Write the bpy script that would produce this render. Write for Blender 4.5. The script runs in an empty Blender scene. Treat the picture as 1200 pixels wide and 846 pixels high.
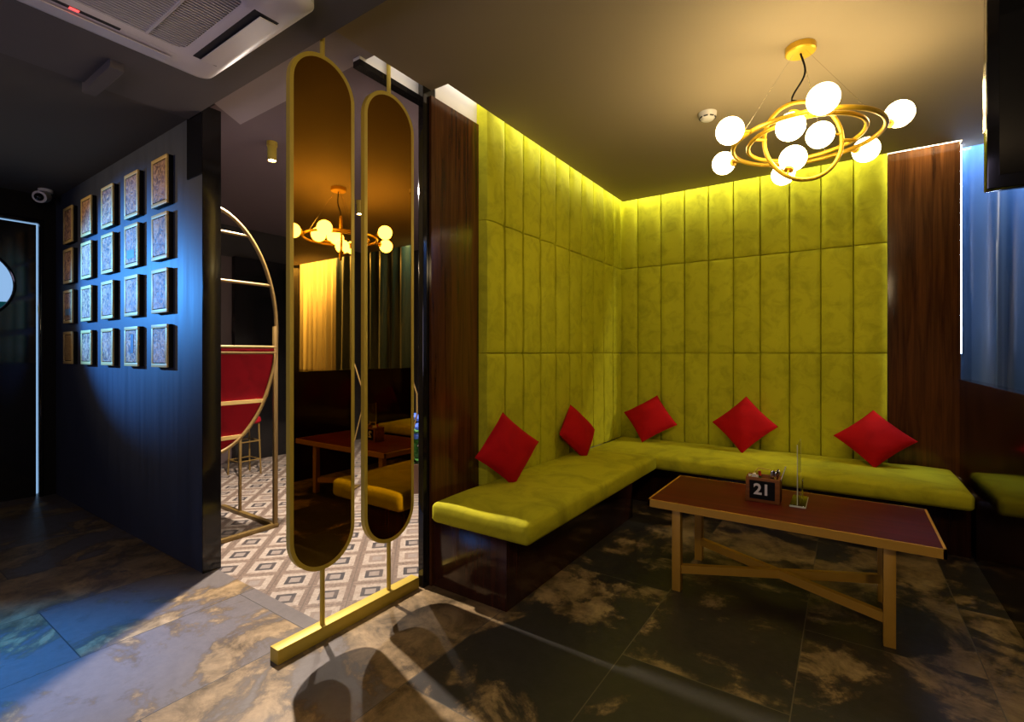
import bpy, bmesh, math, random
from mathutils import Vector, Matrix
PI = math.pi
R = math.radians
S = bpy.context.scene
COL = S.collection

# ------------------------------------------------------------------ camera, sky, light, exposure
cam_d = bpy.data.cameras.new('camera')
cam = bpy.data.objects.new('camera', cam_d); COL.objects.link(cam)
cam.location = (0, 0, 1.3)
cam.rotation_euler = (R(90), 0, R(34.4))
cam_d.sensor_width = 36.0
cam_d.lens = 36.0 * 573.6 / 1200
cam_d.shift_y = -9 / 1200.0
cam_d.clip_start = 0.02
S.camera = cam
S.view_settings.view_transform = 'Standard'
S.view_settings.look = 'None'
S.view_settings.gamma = 1.0
S.view_settings.exposure = 0.0
S.view_settings.use_curve_mapping = False
try:
    S.cycles.use_denoising = True
    S.cycles.max_bounces = 8
    S.cycles.sample_clamp_indirect = 4.0
    S.cycles.caustics_reflective = False
    S.cycles.caustics_refractive = False
except Exception:
    pass
W = bpy.data.worlds.new('sky'); S.world = W; W.use_nodes = True
W.node_tree.nodes['Background'].inputs[0].default_value = (0.36, 0.62, 1.0, 1)
W.node_tree.nodes['Background'].inputs[1].default_value = 0.8

GLOBE_COL, GLOBE_STR = (1.0, 0.76, 0.36), 30.0
COVE_COL, COVE_W = (1.0, 0.94, 0.72), 21.0
SPOT_COL, SPOT_W = (1.0, 0.83, 0.70), 720.0
CH = 2.78                     # ceiling height of the lounge


def lamp(name, kind, loc, target, energy, color, **kw):
    d = bpy.data.lights.new(name, kind); d.energy = energy; d.color = color
    for k, v in kw.items():
        setattr(d, k, v)
    o = bpy.data.objects.new(name, d); COL.objects.link(o); o.location = loc
    if target is not None:
        o.rotation_euler = (Vector(target) - Vector(loc)).to_track_quat('-Z', 'Y').to_euler()
    return o


# blue beam on the picture wall, blue floor patch, added warm and cool fills
lamp('porthole_beam', 'SPOT', (-5.95, -0.25, 2.05), (-4.62, 1.35, 1.74), 720, (0.06, 0.35, 1.0), spot_size=R(49), spot_blend=0.65, shadow_soft_size=0.03)
lamp('blue_floor_spot', 'SPOT', (-4.2, -1.9, 2.5), (-2.95, 0.12, 0), 2300, (0.03, 0.31, 1.0), spot_size=R(27), spot_blend=0.9, shadow_soft_size=0.12)
lamp('warm_front_fill', 'POINT', (0.5, -0.5, 2.35), None, 64, (1.0, 0.74, 0.40), shadow_soft_size=0.12)  # added warm fill for camera-facing surfaces, no known fixture
lamp('plaque_fill_spot', 'SPOT', (-5.2, -1.4, 2.55), (-4.3, 1.35, 2.0), 120, (1.0, 0.74, 0.48), spot_size=R(60), spot_blend=0.8, shadow_soft_size=0.05)  # added warm light so the plaques stay warm under the blue beam
lamp('cool_front_fill', 'AREA', (-1.6, -2.3, 1.5), (-2.2, 0.8, 2.7), 24, (0.78, 0.66, 1.0), shape='RECTANGLE', size=2.2, size_y=1.0)  # added cool fill for the entrance ceiling, no window modelled there


def strip(name, loc, energy, color, sx, sy, rx=0.0, ry=0.0):
    o = lamp(name, 'AREA', loc, None, energy, color, shape='RECTANGLE', size=sx, size_y=sy)
    o.rotation_euler = (rx, ry, 0)
    return o


# strips lying in the coves above the upholstered walls and the entrance wall, plus washes added over the curtains
strip('cove_strip_left', (-1.79, 3.5, 2.98), COVE_W, COVE_COL, 0.03, 2.1, 0, R(-22))
strip('cove_strip_back', (-0.8, 4.54, 2.98), COVE_W, COVE_COL, 2.0, 0.03, R(22), 0)
strip('cove_strip_walnut', (0.50, 4.60, 2.98), 11, COVE_COL, 0.22, 0.03, R(16), 0)
strip('cove_strip_entrance', (-1.90, 2.03, 2.99), 4.2, (1, 0.9, 0.8), 0.03, 0.80, 0, R(-35))
strip('curtain_wash', (0.93, 4.80, 2.96), 22, (0.30, 0.55, 1.0), 0.45, 0.03, R(10), 0)  # added wash for the blue curtain, tucked into a ceiling gap
strip('cream_curtain_wash', (3.42, 4.82, 2.96), 170, (1.0, 0.88, 0.70), 0.95, 0.03, R(12), 0)  # added wash that brightens the cream curtain


# ------------------------------------------------------------------ materials
class NT:
    def __init__(self, name):
        self.m = bpy.data.materials.new(name); self.m.use_nodes = True
        self.t = self.m.node_tree; self.b = self.t.nodes['Principled BSDF']

    def n(self, typ, **kw):
        nd = self.t.nodes.new(typ)
        for k, v in kw.items():
            setattr(nd, k, v)
        return nd

    def put(self, sock, v):
        if hasattr(v, 'is_output'):
            self.t.links.new(v, sock)
        else:
            sock.default_value = v

    def math(self, op, a, b=0.0, c=None):
        nd = self.n('ShaderNodeMath', operation=op)
        self.put(nd.inputs[0], a); self.put(nd.inputs[1], b)
        if c is not None:
            self.put(nd.inputs[2], c)
        return nd.outputs[0]

    def mix(self, f, a, b, mode='MIX'):
        nd = self.n('ShaderNodeMix', data_type='RGBA', blend_type=mode)
        self.put(nd.inputs[0], f)
        self.put(nd.inputs[6], a if hasattr(a, 'is_output') else (*a, 1))
        self.put(nd.inputs[7], b if hasattr(b, 'is_output') else (*b, 1))
        return nd.outputs[2]

    def coord(self, kind='Object', scale=(1, 1, 1), rot=(0, 0, 0), loc=(0, 0, 0)):
        if kind == 'World':
            src = self.n('ShaderNodeNewGeometry').outputs['Position']
        else:
            src = self.n('ShaderNodeTexCoord').outputs[kind]
        mp = self.n('ShaderNodeMapping')
        self.t.links.new(src, mp.inputs[0])
        mp.inputs['Scale'].default_value = scale; mp.inputs['Rotation'].default_value = rot; mp.inputs['Location'].default_value = loc
        return mp.outputs[0]

    def noise(self, vec, scale=5, detail=3, rough=0.5, dist=0.0):
        nd = self.n('ShaderNodeTexNoise')
        self.t.links.new(vec, nd.inputs['Vector'])
        nd.inputs['Scale'].default_value = scale; nd.inputs['Detail'].default_value = detail
        nd.inputs['Roughness'].default_value = rough; nd.inputs['Distortion'].default_value = dist
        return nd.outputs[0]

    def ramp(self, f, a, b):
        nd = self.n('ShaderNodeMapRange')
        self.put(nd.inputs[0], f); nd.inputs[1].default_value = a; nd.inputs[2].default_value = b
        return nd.outputs[0]

    def bump(self, h, strength=0.2, dist=0.01):
        nd = self.n('ShaderNodeBump')
        nd.inputs['Strength'].default_value = strength; nd.inputs['Distance'].default_value = dist
        self.t.links.new(h, nd.inputs['Height']); self.t.links.new(nd.outputs[0], self.b.inputs['Normal'])

    def set(self, **kw):
        names = dict(color='Base Color', rough='Roughness', metal='Metallic', spec='Specular IOR Level', sheen='Sheen Weight',
                     coat='Coat Weight', emis='Emission Color', estr='Emission Strength', trans='Transmission Weight', ior='IOR',
                     coat_rough='Coat Roughness', sheen_tint='Sheen Tint', sheen_rough='Sheen Roughness')
        for k, v in kw.items():
            s = self.b.inputs[names[k]]
            if isinstance(v, tuple) and len(v) == 3:
                v = (*v, 1)
            self.put(s, v)
        return self


def plain(name, color, rough=0.5, metal=0.0, var=0.12, scale=6.0, spec=0.5, **kw):
    x = NT(name); v = x.coord('Object')
    n = x.noise(v, scale, 4)
    dark = tuple(c * (1 - var) for c in color); light = tuple(min(1, c * (1 + var)) for c in color)
    x.set(color=x.mix(n, dark, light), rough=rough, metal=metal, spec=spec, **kw)
    return x.m


def wood(name, dark, light, rough=0.15, axis='Z', scale=1.0, coat=0.0, spec=0.5):
    x = NT(name)
    sc = {'Z': (14, 14, 0.7), 'X': (0.7, 14, 14), 'Y': (14, 0.7, 14)}[axis]
    v = x.coord('Object', tuple(s * scale for s in sc))
    n = x.noise(v, 2.0, 5, 0.6, 0.6)
    v2 = x.coord('Object', tuple(s * scale * (5 if s > 1 else 1) for s in sc))
    n2 = x.noise(v2, 2.0, 2, 0.6)
    f = x.math('ADD', x.math('MULTIPLY', x.ramp(n, 0.3, 0.7), 0.7), x.math('MULTIPLY', n2, 0.35))
    x.set(color=x.mix(f, dark, light), rough=rough, coat=coat, coat_rough=0.05, spec=spec)
    return x.m


def velvet(name, base, worn, scale=5.0, sheen=0.25, world=True, fac=1.0):
    x = NT(name)
    v = x.coord('World' if world else 'Object')
    n = x.noise(v, scale, 5, 0.62, 0.7)
    n2 = x.noise(v, scale * 0.33, 2, 0.5)
    f = x.math('ADD', x.math('MULTIPLY', x.ramp(n, 0.45, 0.72), 0.75), x.math('MULTIPLY', x.ramp(n2, 0.3, 0.8), 0.3))
    fine = x.noise(v, 260, 2)
    x.set(color=x.mix(x.math('MULTIPLY', f, fac), base, worn), rough=0.85, sheen=sheen, sheen_rough=0.45, sheen_tint=tuple(min(1, c * 1.6) for c in base), spec=0.15)
    h = x.math('ADD', x.math('MULTIPLY', n, 1.0), x.math('MULTIPLY', fine, 0.05))
    x.bump(h, 0.25, 0.012)
    return x.m


M = {}
M['lime'] = velvet('lime_velvet', (0.55, 0.54, 0.020), (0.27, 0.27, 0.011), 9.0, fac=0.75)
M['lime_seat'] = velvet('lime_seat_velvet', (0.50, 0.47, 0.016), (0.23, 0.225, 0.010), 4.2)
M['red'] = velvet('red_cushion_cloth', (0.46, 0.003, 0.006), (0.34, 0.002, 0.005), 9.0, 0.03)
M['red_seat'] = velvet('red_chair_velvet', (0.22, 0.002, 0.008), (0.15, 0.001, 0.005), 6.0, 0.15)
M['walnut'] = wood('walnut_veneer', (0.008, 0.0025, 0.001), (0.125, 0.042, 0.010), 0.13)
M['walnut_dark'] = wood('dark_polished_wood', (0.004, 0.0015, 0.001), (0.013, 0.004, 0.002), 0.10, 'Y', spec=0.35)
M['walnut_base'] = wood('bench_plinth_wood', (0.014, 0.004, 0.003), (0.055, 0.016, 0.008), 0.14, 'Z')
M['table_top'] = wood('red_brown_table_wood', (0.062, 0.006, 0.004), (0.115, 0.014, 0.007), 0.5, 'X', 0.8, spec=0.12)
M['caddy_wood'] = wood('caddy_wood', (0.13, 0.042, 0.011), (0.32, 0.12, 0.03), 0.5, 'X', 2.0, spec=0.2)
M['gold'] = plain('brushed_gold_metal', (0.55, 0.41, 0.06), 0.5, 0.25, 0.06, 20)
M['gold_aged'] = plain('aged_brass', (0.16, 0.10, 0.024), 0.45, 0.3, 0.08, 20)
M['gold_table'] = plain('gold_painted_steel', (0.60, 0.33, 0.035), 0.5, 0.25, 0.06, 20)
M['gold_lamp'] = plain('polished_yellow_brass', (0.76, 0.47, 0.035), 0.36, 0.45, 0.05, 20)
M['gilt'] = plain('gilt_wood', (0.66, 0.46, 0.15), 0.5, 0.15, 0.12, 30)
M['black_gloss'] = plain('black_gloss_lacquer', (0.006, 0.006, 0.007), 0.10, 0, 0.2)
M['black_matt'] = plain('black_paint', (0.004, 0.004, 0.004), 0.6, 0, 0.2, spec=0.15)
M['edge'] = plain('acrylic_edge_glint', (0.62, 0.66, 0.56), 0.4)  # pale colour standing in for light caught in the acrylic edges
M['jamb'] = plain('black_polished_stone', (0.010, 0.009, 0.009), 0.08, 0, 0.5, 9)
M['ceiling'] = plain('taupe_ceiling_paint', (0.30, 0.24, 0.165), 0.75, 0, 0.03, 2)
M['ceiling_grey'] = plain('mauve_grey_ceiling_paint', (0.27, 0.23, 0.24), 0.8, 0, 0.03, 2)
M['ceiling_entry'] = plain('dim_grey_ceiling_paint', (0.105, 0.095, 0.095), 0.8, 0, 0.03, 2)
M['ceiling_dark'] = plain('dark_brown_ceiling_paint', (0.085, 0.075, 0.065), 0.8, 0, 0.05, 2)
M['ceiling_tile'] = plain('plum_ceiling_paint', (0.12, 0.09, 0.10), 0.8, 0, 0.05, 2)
M['white_paint'] = plain('white_plaster', (0.75, 0.72, 0.68), 0.8, 0, 0.04)
M['white_plastic'] = plain('white_plastic', (0.62, 0.60, 0.60), 0.4, 0, 0.03)
M['ac_plastic'] = plain('pale_grey_plastic', (0.74, 0.70, 0.73), 0.42, 0, 0.03)
M['ac_dark'] = plain('dark_grille_gap', (0.02, 0.02, 0.025), 0.7)
M['steel'] = plain('stainless_steel', (0.72, 0.70, 0.66), 0.22, 1.0, 0.04, 30)
M['wall_dark'] = plain('charcoal_wall_paint', (0.02, 0.017, 0.017), 0.6, 0, 0.2)
M['wall_brown'] = plain('taupe_brown_panel', (0.085, 0.06, 0.058), 0.5, 0, 0.08)
M['curtain_blue'] = plain('blue_satin_curtain', (0.035, 0.075, 0.15), 0.38, 0, 0.1, 3, sheen=0.3)
M['curtain_cream'] = plain('cream_curtain', (0.84, 0.78, 0.66), 0.8, 0, 0.04, 3)
M['screen'] = plain('black_glass_screen', (0.004, 0.004, 0.005), 0.05, 0, 0.1)
M['plant'] = plain('green_leaf', (0.04, 0.16, 0.03), 0.5, 0, 0.4, 12)
M['blue_petal'] = plain('blue_petal', (0.03, 0.10, 0.50), 0.5, 0, 0.3, 12)
M['terracotta'] = plain('dark_clay', (0.10, 0.05, 0.03), 0.7)
M['napkin'] = plain('white_paper_napkin', (0.75, 0.72, 0.68), 0.8, 0, 0.05, 20)
M['green_glass'] = plain('green_bottle_plastic', (0.02, 0.14, 0.05), 0.3)
M['red_plastic'] = plain('red_plastic', (0.5, 0.03, 0.02), 0.4)
M['green_rail'] = plain('green_painted_rail', (0.02, 0.30, 0.22), 0.5)
M['street'] = plain('pale_street_render', (0.55, 0.6, 0.65), 0.9)
M['number'] = plain('white_print', (0.75, 0.73, 0.72), 0.6, 0, 0.02)

x = NT('bronze_tinted_mirror'); v = x.coord('Object')
x.set(color=x.mix(x.noise(v, 2, 2), (0.48, 0.245, 0.03), (0.51, 0.26, 0.034)), metal=1.0, rough=0.015); M['mirror'] = x.m

x = NT('lit_opal_glass'); v = x.coord('Object')
x.set(color=(0.9, 0.9, 0.88), rough=0.3, emis=GLOBE_COL, estr=GLOBE_STR); M['globe'] = x.m
x = NT('lit_downlight_lens'); x.set(color=(0.9, 0.9, 0.9), emis=(1.0, 0.80, 0.5), estr=60.0); M['lens'] = x.m
x = NT('lit_led_tape'); x.set(color=(0.9, 0.9, 0.9), emis=(0.50, 0.64, 1.0), estr=45.0); M['led'] = x.m
x = NT('red_led'); x.set(color=(0.9, 0.1, 0.1), emis=(1.0, 0.05, 0.05), estr=3.0); M['red_led'] = x.m

x = NT('clear_acrylic'); v = x.coord('Object')
x.set(color=x.mix(x.noise(v, 3, 1), (0.93, 0.95, 0.92), (0.97, 0.98, 0.96)), rough=0.03, trans=1.0, ior=1.47); M['acrylic'] = x.m
x = NT('window_glass'); x.set(color=(0.97, 0.98, 1.0), rough=0.0, trans=1.0, ior=1.02); M['glass'] = x.m

# carved relief of the wall plaques
x = NT('carved_relief'); v = x.coord('World')
n = x.noise(v, 17, 4, 0.65, 2.2); n2 = x.noise(v, 6, 2)
c = x.mix(x.ramp(n, 0.40, 0.60), (0.07, 0.025, 0.012), (0.66, 0.38, 0.17))
c = x.mix(x.math('MULTIPLY', x.ramp(n2, 0.4, 0.7), 0.5), c, (0.50, 0.27, 0.22))
x.set(color=c, rough=0.55); x.bump(n, 0.8, 0.01); M['relief'] = x.m
x = NT('carved_relief_ochre'); v = x.coord('World'); n = x.noise(v, 26, 5, 0.7, 1.6)
x.set(color=x.mix(x.ramp(n, 0.35, 0.65), (0.30, 0.15, 0.04), (0.55, 0.36, 0.12)), rough=0.55); x.bump(n, 0.6, 0.01); M['relief_ochre'] = x.m
M['relief_blue'] = plain('slate_blue_enamel', (0.10, 0.19, 0.27), 0.4, 0, 0.2, 40)

# satin black lacquer of the picture wall, faint vertical brush marks
x = NT('satin_black_wall'); v = x.coord('Object', (9, 9, 0.35)); n = x.noise(v, 2.5, 4, 0.6)
x.set(color=x.mix(n, (0.018, 0.024, 0.040), (0.045, 0.056, 0.085)), rough=x.math('MULTIPLY_ADD', n, 0.2, 0.42)); M['picture_wall'] = x.m

# large slate-look floor slabs (0.634 x 1.27 m) with rusty mineral drifts
x = NT('slate_slab_floor')
pos = x.n('ShaderNodeNewGeometry').outputs['Position']
sp = x.n('ShaderNodeSeparateXYZ'); x.t.links.new(pos, sp.inputs[0])
u = x.math('DIVIDE', x.math('ADD', sp.outputs[0], 2.07), 0.634)
iu = x.math('FLOOR', u); fu = x.math('SUBTRACT', u, iu)
odd = x.math('MODULO', x.math('ADD', iu, 100.0), 2.0)
vv = x.math('ADD', x.math('DIVIDE', x.math('SUBTRACT', sp.outputs[1], 0.685), 1.33), x.math('MULTIPLY', odd, 0.5))
iv = x.math('FLOOR', vv); fv = x.math('SUBTRACT', vv, iv)
eu = x.math('MULTIPLY', x.math('MINIMUM', fu, x.math('SUBTRACT', 1.0, fu)), 0.634)
ev = x.math('MULTIPLY', x.math('MINIMUM', fv, x.math('SUBTRACT', 1.0, fv)), 1.33)
joint = x.math('LESS_THAN', x.math('MINIMUM', eu, ev), 0.0022)
cmb = x.n('ShaderNodeCombineXYZ'); x.put(cmb.inputs[0], iu); x.put(cmb.inputs[1], iv)
wn = x.n('ShaderNodeTexWhiteNoise', noise_dimensions='2D'); x.t.links.new(cmb.outputs[0], wn.inputs['Vector'])
off = x.n('ShaderNodeVectorMath', operation='MULTIPLY_ADD')
x.t.links.new(wn.outputs['Color'], off.inputs[0]); off.inputs[1].default_value = (37, 37, 0); x.t.links.new(pos, off.inputs[2])
st = x.n('ShaderNodeMapping'); x.t.links.new(off.outputs[0], st.inputs[0]); st.inputs['Scale'].default_value = (1.0, 1.0, 1); st.inputs['Rotation'].default_value = (0, 0, 0.5)
big = x.noise(st.outputs[0], 1.5, 7, 0.62, 0.8)
med = x.noise(st.outputs[0], 6.0, 7, 0.72, 0.4)
fine = x.noise(st.outputs[0], 22, 4, 0.7)
f = x.math('ADD', x.math('MULTIPLY', big, 0.8), x.math('ADD', x.math('MULTIPLY', med, 0.25), x.math('MULTIPLY', wn.outputs['Value'], 0.16)))
pale = x.math('LESS_THAN', iu, 0.5)  # left slabs painted lighter to stand in for the strong spotlight there
f = x.math('SUBTRACT', f, x.math('MULTIPLY', x.math('SUBTRACT', 1.0, pale), 0.015))
drift = x.ramp(f, 0.60, 0.64)
grey = x.mix(pale, x.mix(fine, (0.016, 0.015, 0.014), (0.042, 0.039, 0.035)), x.mix(fine, (0.095, 0.086, 0.082), (0.165, 0.149, 0.143)))
tan = x.mix(x.ramp(med, 0.35, 0.65), (0.06, 0.042, 0.02), (0.36, 0.255, 0.13))
c = x.mix(drift, grey, tan)
edge = x.math('MULTIPLY', x.ramp(f, 0.585, 0.62), x.math('SUBTRACT', 1.0, x.ramp(f, 0.62, 0.66)))
c = x.mix(x.math('MULTIPLY', edge, 0.5), c, (0.05, 0.033, 0.02))
c = x.mix(joint, c, x.mix(pale, (0.12, 0.10, 0.07), (0.04, 0.035, 0.03)))
x.set(color=c, rough=x.math('MULTIPLY_ADD', med, 0.25, 0.26), spec=0.4); x.bump(x.math('SUBTRACT', x.math('ADD', med, x.math('MULTIPLY', fine, 0.3)), joint), 0.22, 0.006)
M['slate'] = x.m

# diamond inlay floor of the back room
x = NT('diamond_inlay_tiles')
pos = x.n('ShaderNodeNewGeometry').outputs['Position']
sp = x.n('ShaderNodeSeparateXYZ'); x.t.links.new(pos, sp.inputs[0])
P = 0.31
X0 = x.math('DIVIDE', x.math('ADD', sp.outputs[0], 2.15), P); Y0 = x.math('DIVIDE', x.math('SUBTRACT', sp.outputs[1], 1.77), P)
a = x.math('ADD', x.math('ADD', X0, Y0), 0.5); b = x.math('ADD', x.math('SUBTRACT', X0, Y0), 0.5)
ia = x.math('FLOOR', a); ib = x.math('FLOOR', b)
fa = x.math('ABSOLUTE', x.math('SUBTRACT', x.math('SUBTRACT', a, ia), 0.5)); fb = x.math('ABSOLUTE', x.math('SUBTRACT', x.math('SUBTRACT', b, ib), 0.5))
d = x.math('MULTIPLY', x.math('MAXIMUM', fa, fb), 2.0)
cmb = x.n('ShaderNodeCombineXYZ'); x.put(cmb.inputs[0], ia); x.put(cmb.inputs[1], ib)
wn = x.n('ShaderNodeTexWhiteNoise', noise_dimensions='2D'); x.t.links.new(cmb.outputs[0], wn.inputs['Vector'])
quad = x.math('ADD', x.math('GREATER_THAN', fa, fb), x.math('MULTIPLY', x.math('GREATER_THAN', a, b), 2.0))
gr = x.noise(x.coord('World', (18, 18, 1), (0, 0, R(45))), 3.0, 5, 0.7, 0.4)
blot = x.noise(x.coord('World'), 9.0, 4, 0.6)
cream = x.mix(x.ramp(gr, 0.3, 0.7), (0.24, 0.20, 0.16), (0.43, 0.375, 0.315))
brown = x.mix(x.ramp(gr, 0.3, 0.7), (0.09, 0.062, 0.046), (0.30, 0.235, 0.185))
dgrey = x.mix(gr, (0.028, 0.026, 0.028), (0.065, 0.06, 0.062))
mid = x.mix(gr, (0.16, 0.12, 0.095), (0.25, 0.20, 0.165))
isdark = x.math('GREATER_THAN', wn.outputs['Value'], 0.35)
core = x.mix(gr, (0.17, 0.145, 0.125), (0.30, 0.265, 0.235))
ring = x.mix(isdark, mid, dgrey)
c = x.mix(x.math('GREATER_THAN', d, 0.26), core, ring)
c = x.mix(x.math('GREATER_THAN', d, 0.46), c, cream)
side = x.math('GREATER_THAN', fa, fb)
brown = x.mix(x.math('MULTIPLY', side, 0.45), brown, x.mix(gr, (0.06, 0.042, 0.033), (0.17, 0.125, 0.10)))
c = x.mix(x.math('GREATER_THAN', d, 0.77), c, brown)
c = x.mix(x.math('MULTIPLY', x.ramp(blot, 0.5, 0.75), 0.45), c, (0.20, 0.14, 0.11))
c = x.mix(x.math('GREATER_THAN', d, 0.975), c, (0.10, 0.08, 0.065))
x.set(color=c, rough=0.38); M['diamond'] = x.m


# ------------------------------------------------------------------ mesh helpers
def link(name, bm, mat, parent=None, loc=(0, 0, 0), smooth=True, rot=(0, 0, 0)):
    me = bpy.data.meshes.new(name)
    bmesh.ops.recalc_face_normals(bm, faces=bm.faces)
    bm.to_mesh(me); bm.free()
    if smooth:
        me.polygons.foreach_set('use_smooth', [True] * len(me.polygons))
        try:
            me.set_sharp_from_angle(angle=R(38))
        except Exception:
            pass
    me.materials.append(mat)
    o = bpy.data.objects.new(name, me); COL.objects.link(o)
    o.location = loc; o.rotation_euler = rot
    if parent is not None:
        o.parent = parent
    return o


def thing(name, label, cat, loc=(0, 0, 0), rz=0.0, group=None):
    o = bpy.data.objects.new(name, None); COL.objects.link(o)
    o.empty_display_size = 0.1
    o.location = loc; o.rotation_euler = (0, 0, rz)
    return tag(o, label, cat, group)


def tag(o, label, cat, group=None):
    o['label'] = label; o['category'] = cat
    if group:
        o['group'] = group
    return o


def struct(name, bm, mat, smooth=False, parent=None):
    o = link(name, bm, mat, parent, smooth=smooth)
    if parent is None:
        o['kind'] = 'structure'
    return o


def box(bm, x0, x1, y0, y1, z0, z1, bev=0.0, seg=2):
    r = bmesh.ops.create_cube(bm, size=1)
    vs = r['verts']
    for v in vs:
        v.co = Vector(((x0 + x1) / 2 + v.co.x * (x1 - x0), (y0 + y1) / 2 + v.co.y * (y1 - y0), (z0 + z1) / 2 + v.co.z * (z1 - z0)))
    if bev > 0:
        es = list({e for v in vs for e in v.link_edges})
        bmesh.ops.bevel(bm, geom=es, offset=bev, segments=seg, affect='EDGES', profile=0.5)
    return bm


def B(*a, **k):
    bm = bmesh.new(); box(bm, *a, **k); return bm


def prism(bm, pts, z0, z1):
    lo = [bm.verts.new((p[0], p[1], z0)) for p in pts]; hi = [bm.verts.new((p[0], p[1], z1)) for p in pts]
    n = len(pts)
    bm.faces.new(lo[::-1]); bm.faces.new(hi)
    for i in range(n):
        bm.faces.new((lo[i], lo[(i + 1) % n], hi[(i + 1) % n], hi[i]))
    return bm


def tube(bm, pts, r, seg=10, closed=False, cap=True):
    pts = [Vector(p) for p in pts]; n = len(pts); rings = []
    up = None
    for i in range(n):
        if closed:
            t = pts[(i + 1) % n] - pts[i - 1]
        else:
            t = pts[min(i + 1, n - 1)] - pts[max(i - 1, 0)]
        t.normalize()
        if up is None:
            up = Vector((0, 0, 1)) if abs(t.z) < 0.9 else Vector((1, 0, 0))
        up = (up - t * up.dot(t)).normalized()
        sd = t.cross(up)
        rr = r[i] if isinstance(r, (list, tuple)) else r
        rings.append([bm.verts.new(pts[i] + (up * math.cos(2 * PI * k / seg) + sd * math.sin(2 * PI * k / seg)) * rr) for k in range(seg)])
    for i in range(n if closed else n - 1):
        A, C = rings[i], rings[(i + 1) % n]
        if closed and i == n - 1:   # match the seam twist
            best = min(range(seg), key=lambda s: sum((A[k].co - C[(k + s) % seg].co).length for k in range(seg)))
            C = C[best:] + C[:best]
        for k in range(seg):
            bm.faces.new((A[k], A[(k + 1) % seg], C[(k + 1) % seg], C[k]))
    if cap and not closed:
        bm.faces.new(rings[0][::-1]); bm.faces.new(rings[-1])
    return bm


def bar(bm, p, q, w, h=None, up=(0, 0, 1)):
    h = h or w
    p, q = Vector(p), Vector(q); t = (q - p).normalized(); upv = Vector(up)
    if abs(t.dot(upv)) > 0.99:
        upv = Vector((0, 1, 0))
    s = t.cross(upv).normalized(); u2 = s.cross(t)
    vs = []
    for c in (p, q):
        vs.append([bm.verts.new(c + s * (w / 2 * i) + u2 * (h / 2 * j)) for i, j in ((-1, -1), (1, -1), (1, 1), (-1, 1))])
    bm.faces.new(vs[0][::-1]); bm.faces.new(vs[1])
    for k in range(4):
        bm.faces.new((vs[0][k], vs[0][(k + 1) % 4], vs[1][(k + 1) % 4], vs[1][k]))
    return bm


def lathe(bm, prof, seg=28, M4=None):
    rings = []
    for r, z in prof:
        if r < 1e-6:
            rings.append([bm.verts.new((0, 0, z))])
        else:
            rings.append([bm.verts.new((r * math.cos(2 * PI * k / seg), r * math.sin(2 * PI * k / seg), z)) for k in range(seg)])
    for A, C in zip(rings, rings[1:]):
        for k in range(seg):
            a0, a1 = A[k % len(A)], A[(k + 1) % len(A)]; c0, c1 = C[k % len(C)], C[(k + 1) % len(C)]
            f = [a0]
            for v in (a1, c1, c0):
                if v not in f:
                    f.append(v)
            if len(f) > 2:
                bm.faces.new(f)
    if M4 is not None:
        bmesh.ops.transform(bm, matrix=M4, verts=[v for r in rings for v in r])
    return bm


def sphere(bm, c, r, seg=24, sc=(1, 1, 1)):
    m = Matrix.Translation(c) @ Matrix.Diagonal((*[r * s for s in sc], 1))
    bmesh.ops.create_uvsphere(bm, u_segments=seg, v_segments=seg // 2, radius=1, matrix=m)
    return bm


def ring_pts(c, r, n=64, ex=(1, 0, 0), ey=(0, 1, 0)):
    c, ex, ey = Vector(c), Vector(ex), Vector(ey)
    return [c + ex * (r * math.cos(2 * PI * i / n)) + ey * (r * math.sin(2 * PI * i / n)) for i in range(n)]


def copy_tree(o, parent=None):
    c = o.copy(); COL.objects.link(c)
    if parent is not None:
        c.parent = parent
    for ch in o.children:
        copy_tree(ch, c)
    return c


# ------------------------------------------------------------------ the setting
struct('floor', B(-2.0, 5.0, -2.6, 5.3, -0.1, 0), M['slate'])
bm = bmesh.new(); prism(bm, [(-6.2, -2.6), (-2.0, -2.6), (-2.0, 1.43), (-6.2, 1.43)], -0.1, 0)
struct('floor_left', bm, M['slate'])
struct('floor_back', B(-6.3, -2.0, 1.43, 5.3, -0.1, 0), M['diamond'])

struct('wall_front', B(-6.3, 5.1, -2.7, -2.6, 0, 3.1), M['wall_dark'])
struct('wall_right', B(5.0, 5.1, -2.6, 5.3, 0, 3.1), M['wall_dark'])
struct('wall_back', B(-2.05, 0.66, 4.70, 5.3, 0, 3.1), M['white_paint'])
struct('wall_window', B(0.66, 5.1, 5.15, 5.3, 0, 3.1), M['wall_dark'])
struct('wall_niche', B(-2.05, -1.93, 2.05, 4.72, 0, 3.1), M['white_paint'])
struct('wall_far', B(-6.3, -6.1, 1.45, 5.3, 0, 3.1), M['wall_dark'])
struct('wall_rear', B(-6.1, -2.05, 5.2, 5.3, 0, 3.1), M['wall_dark'])

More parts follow.
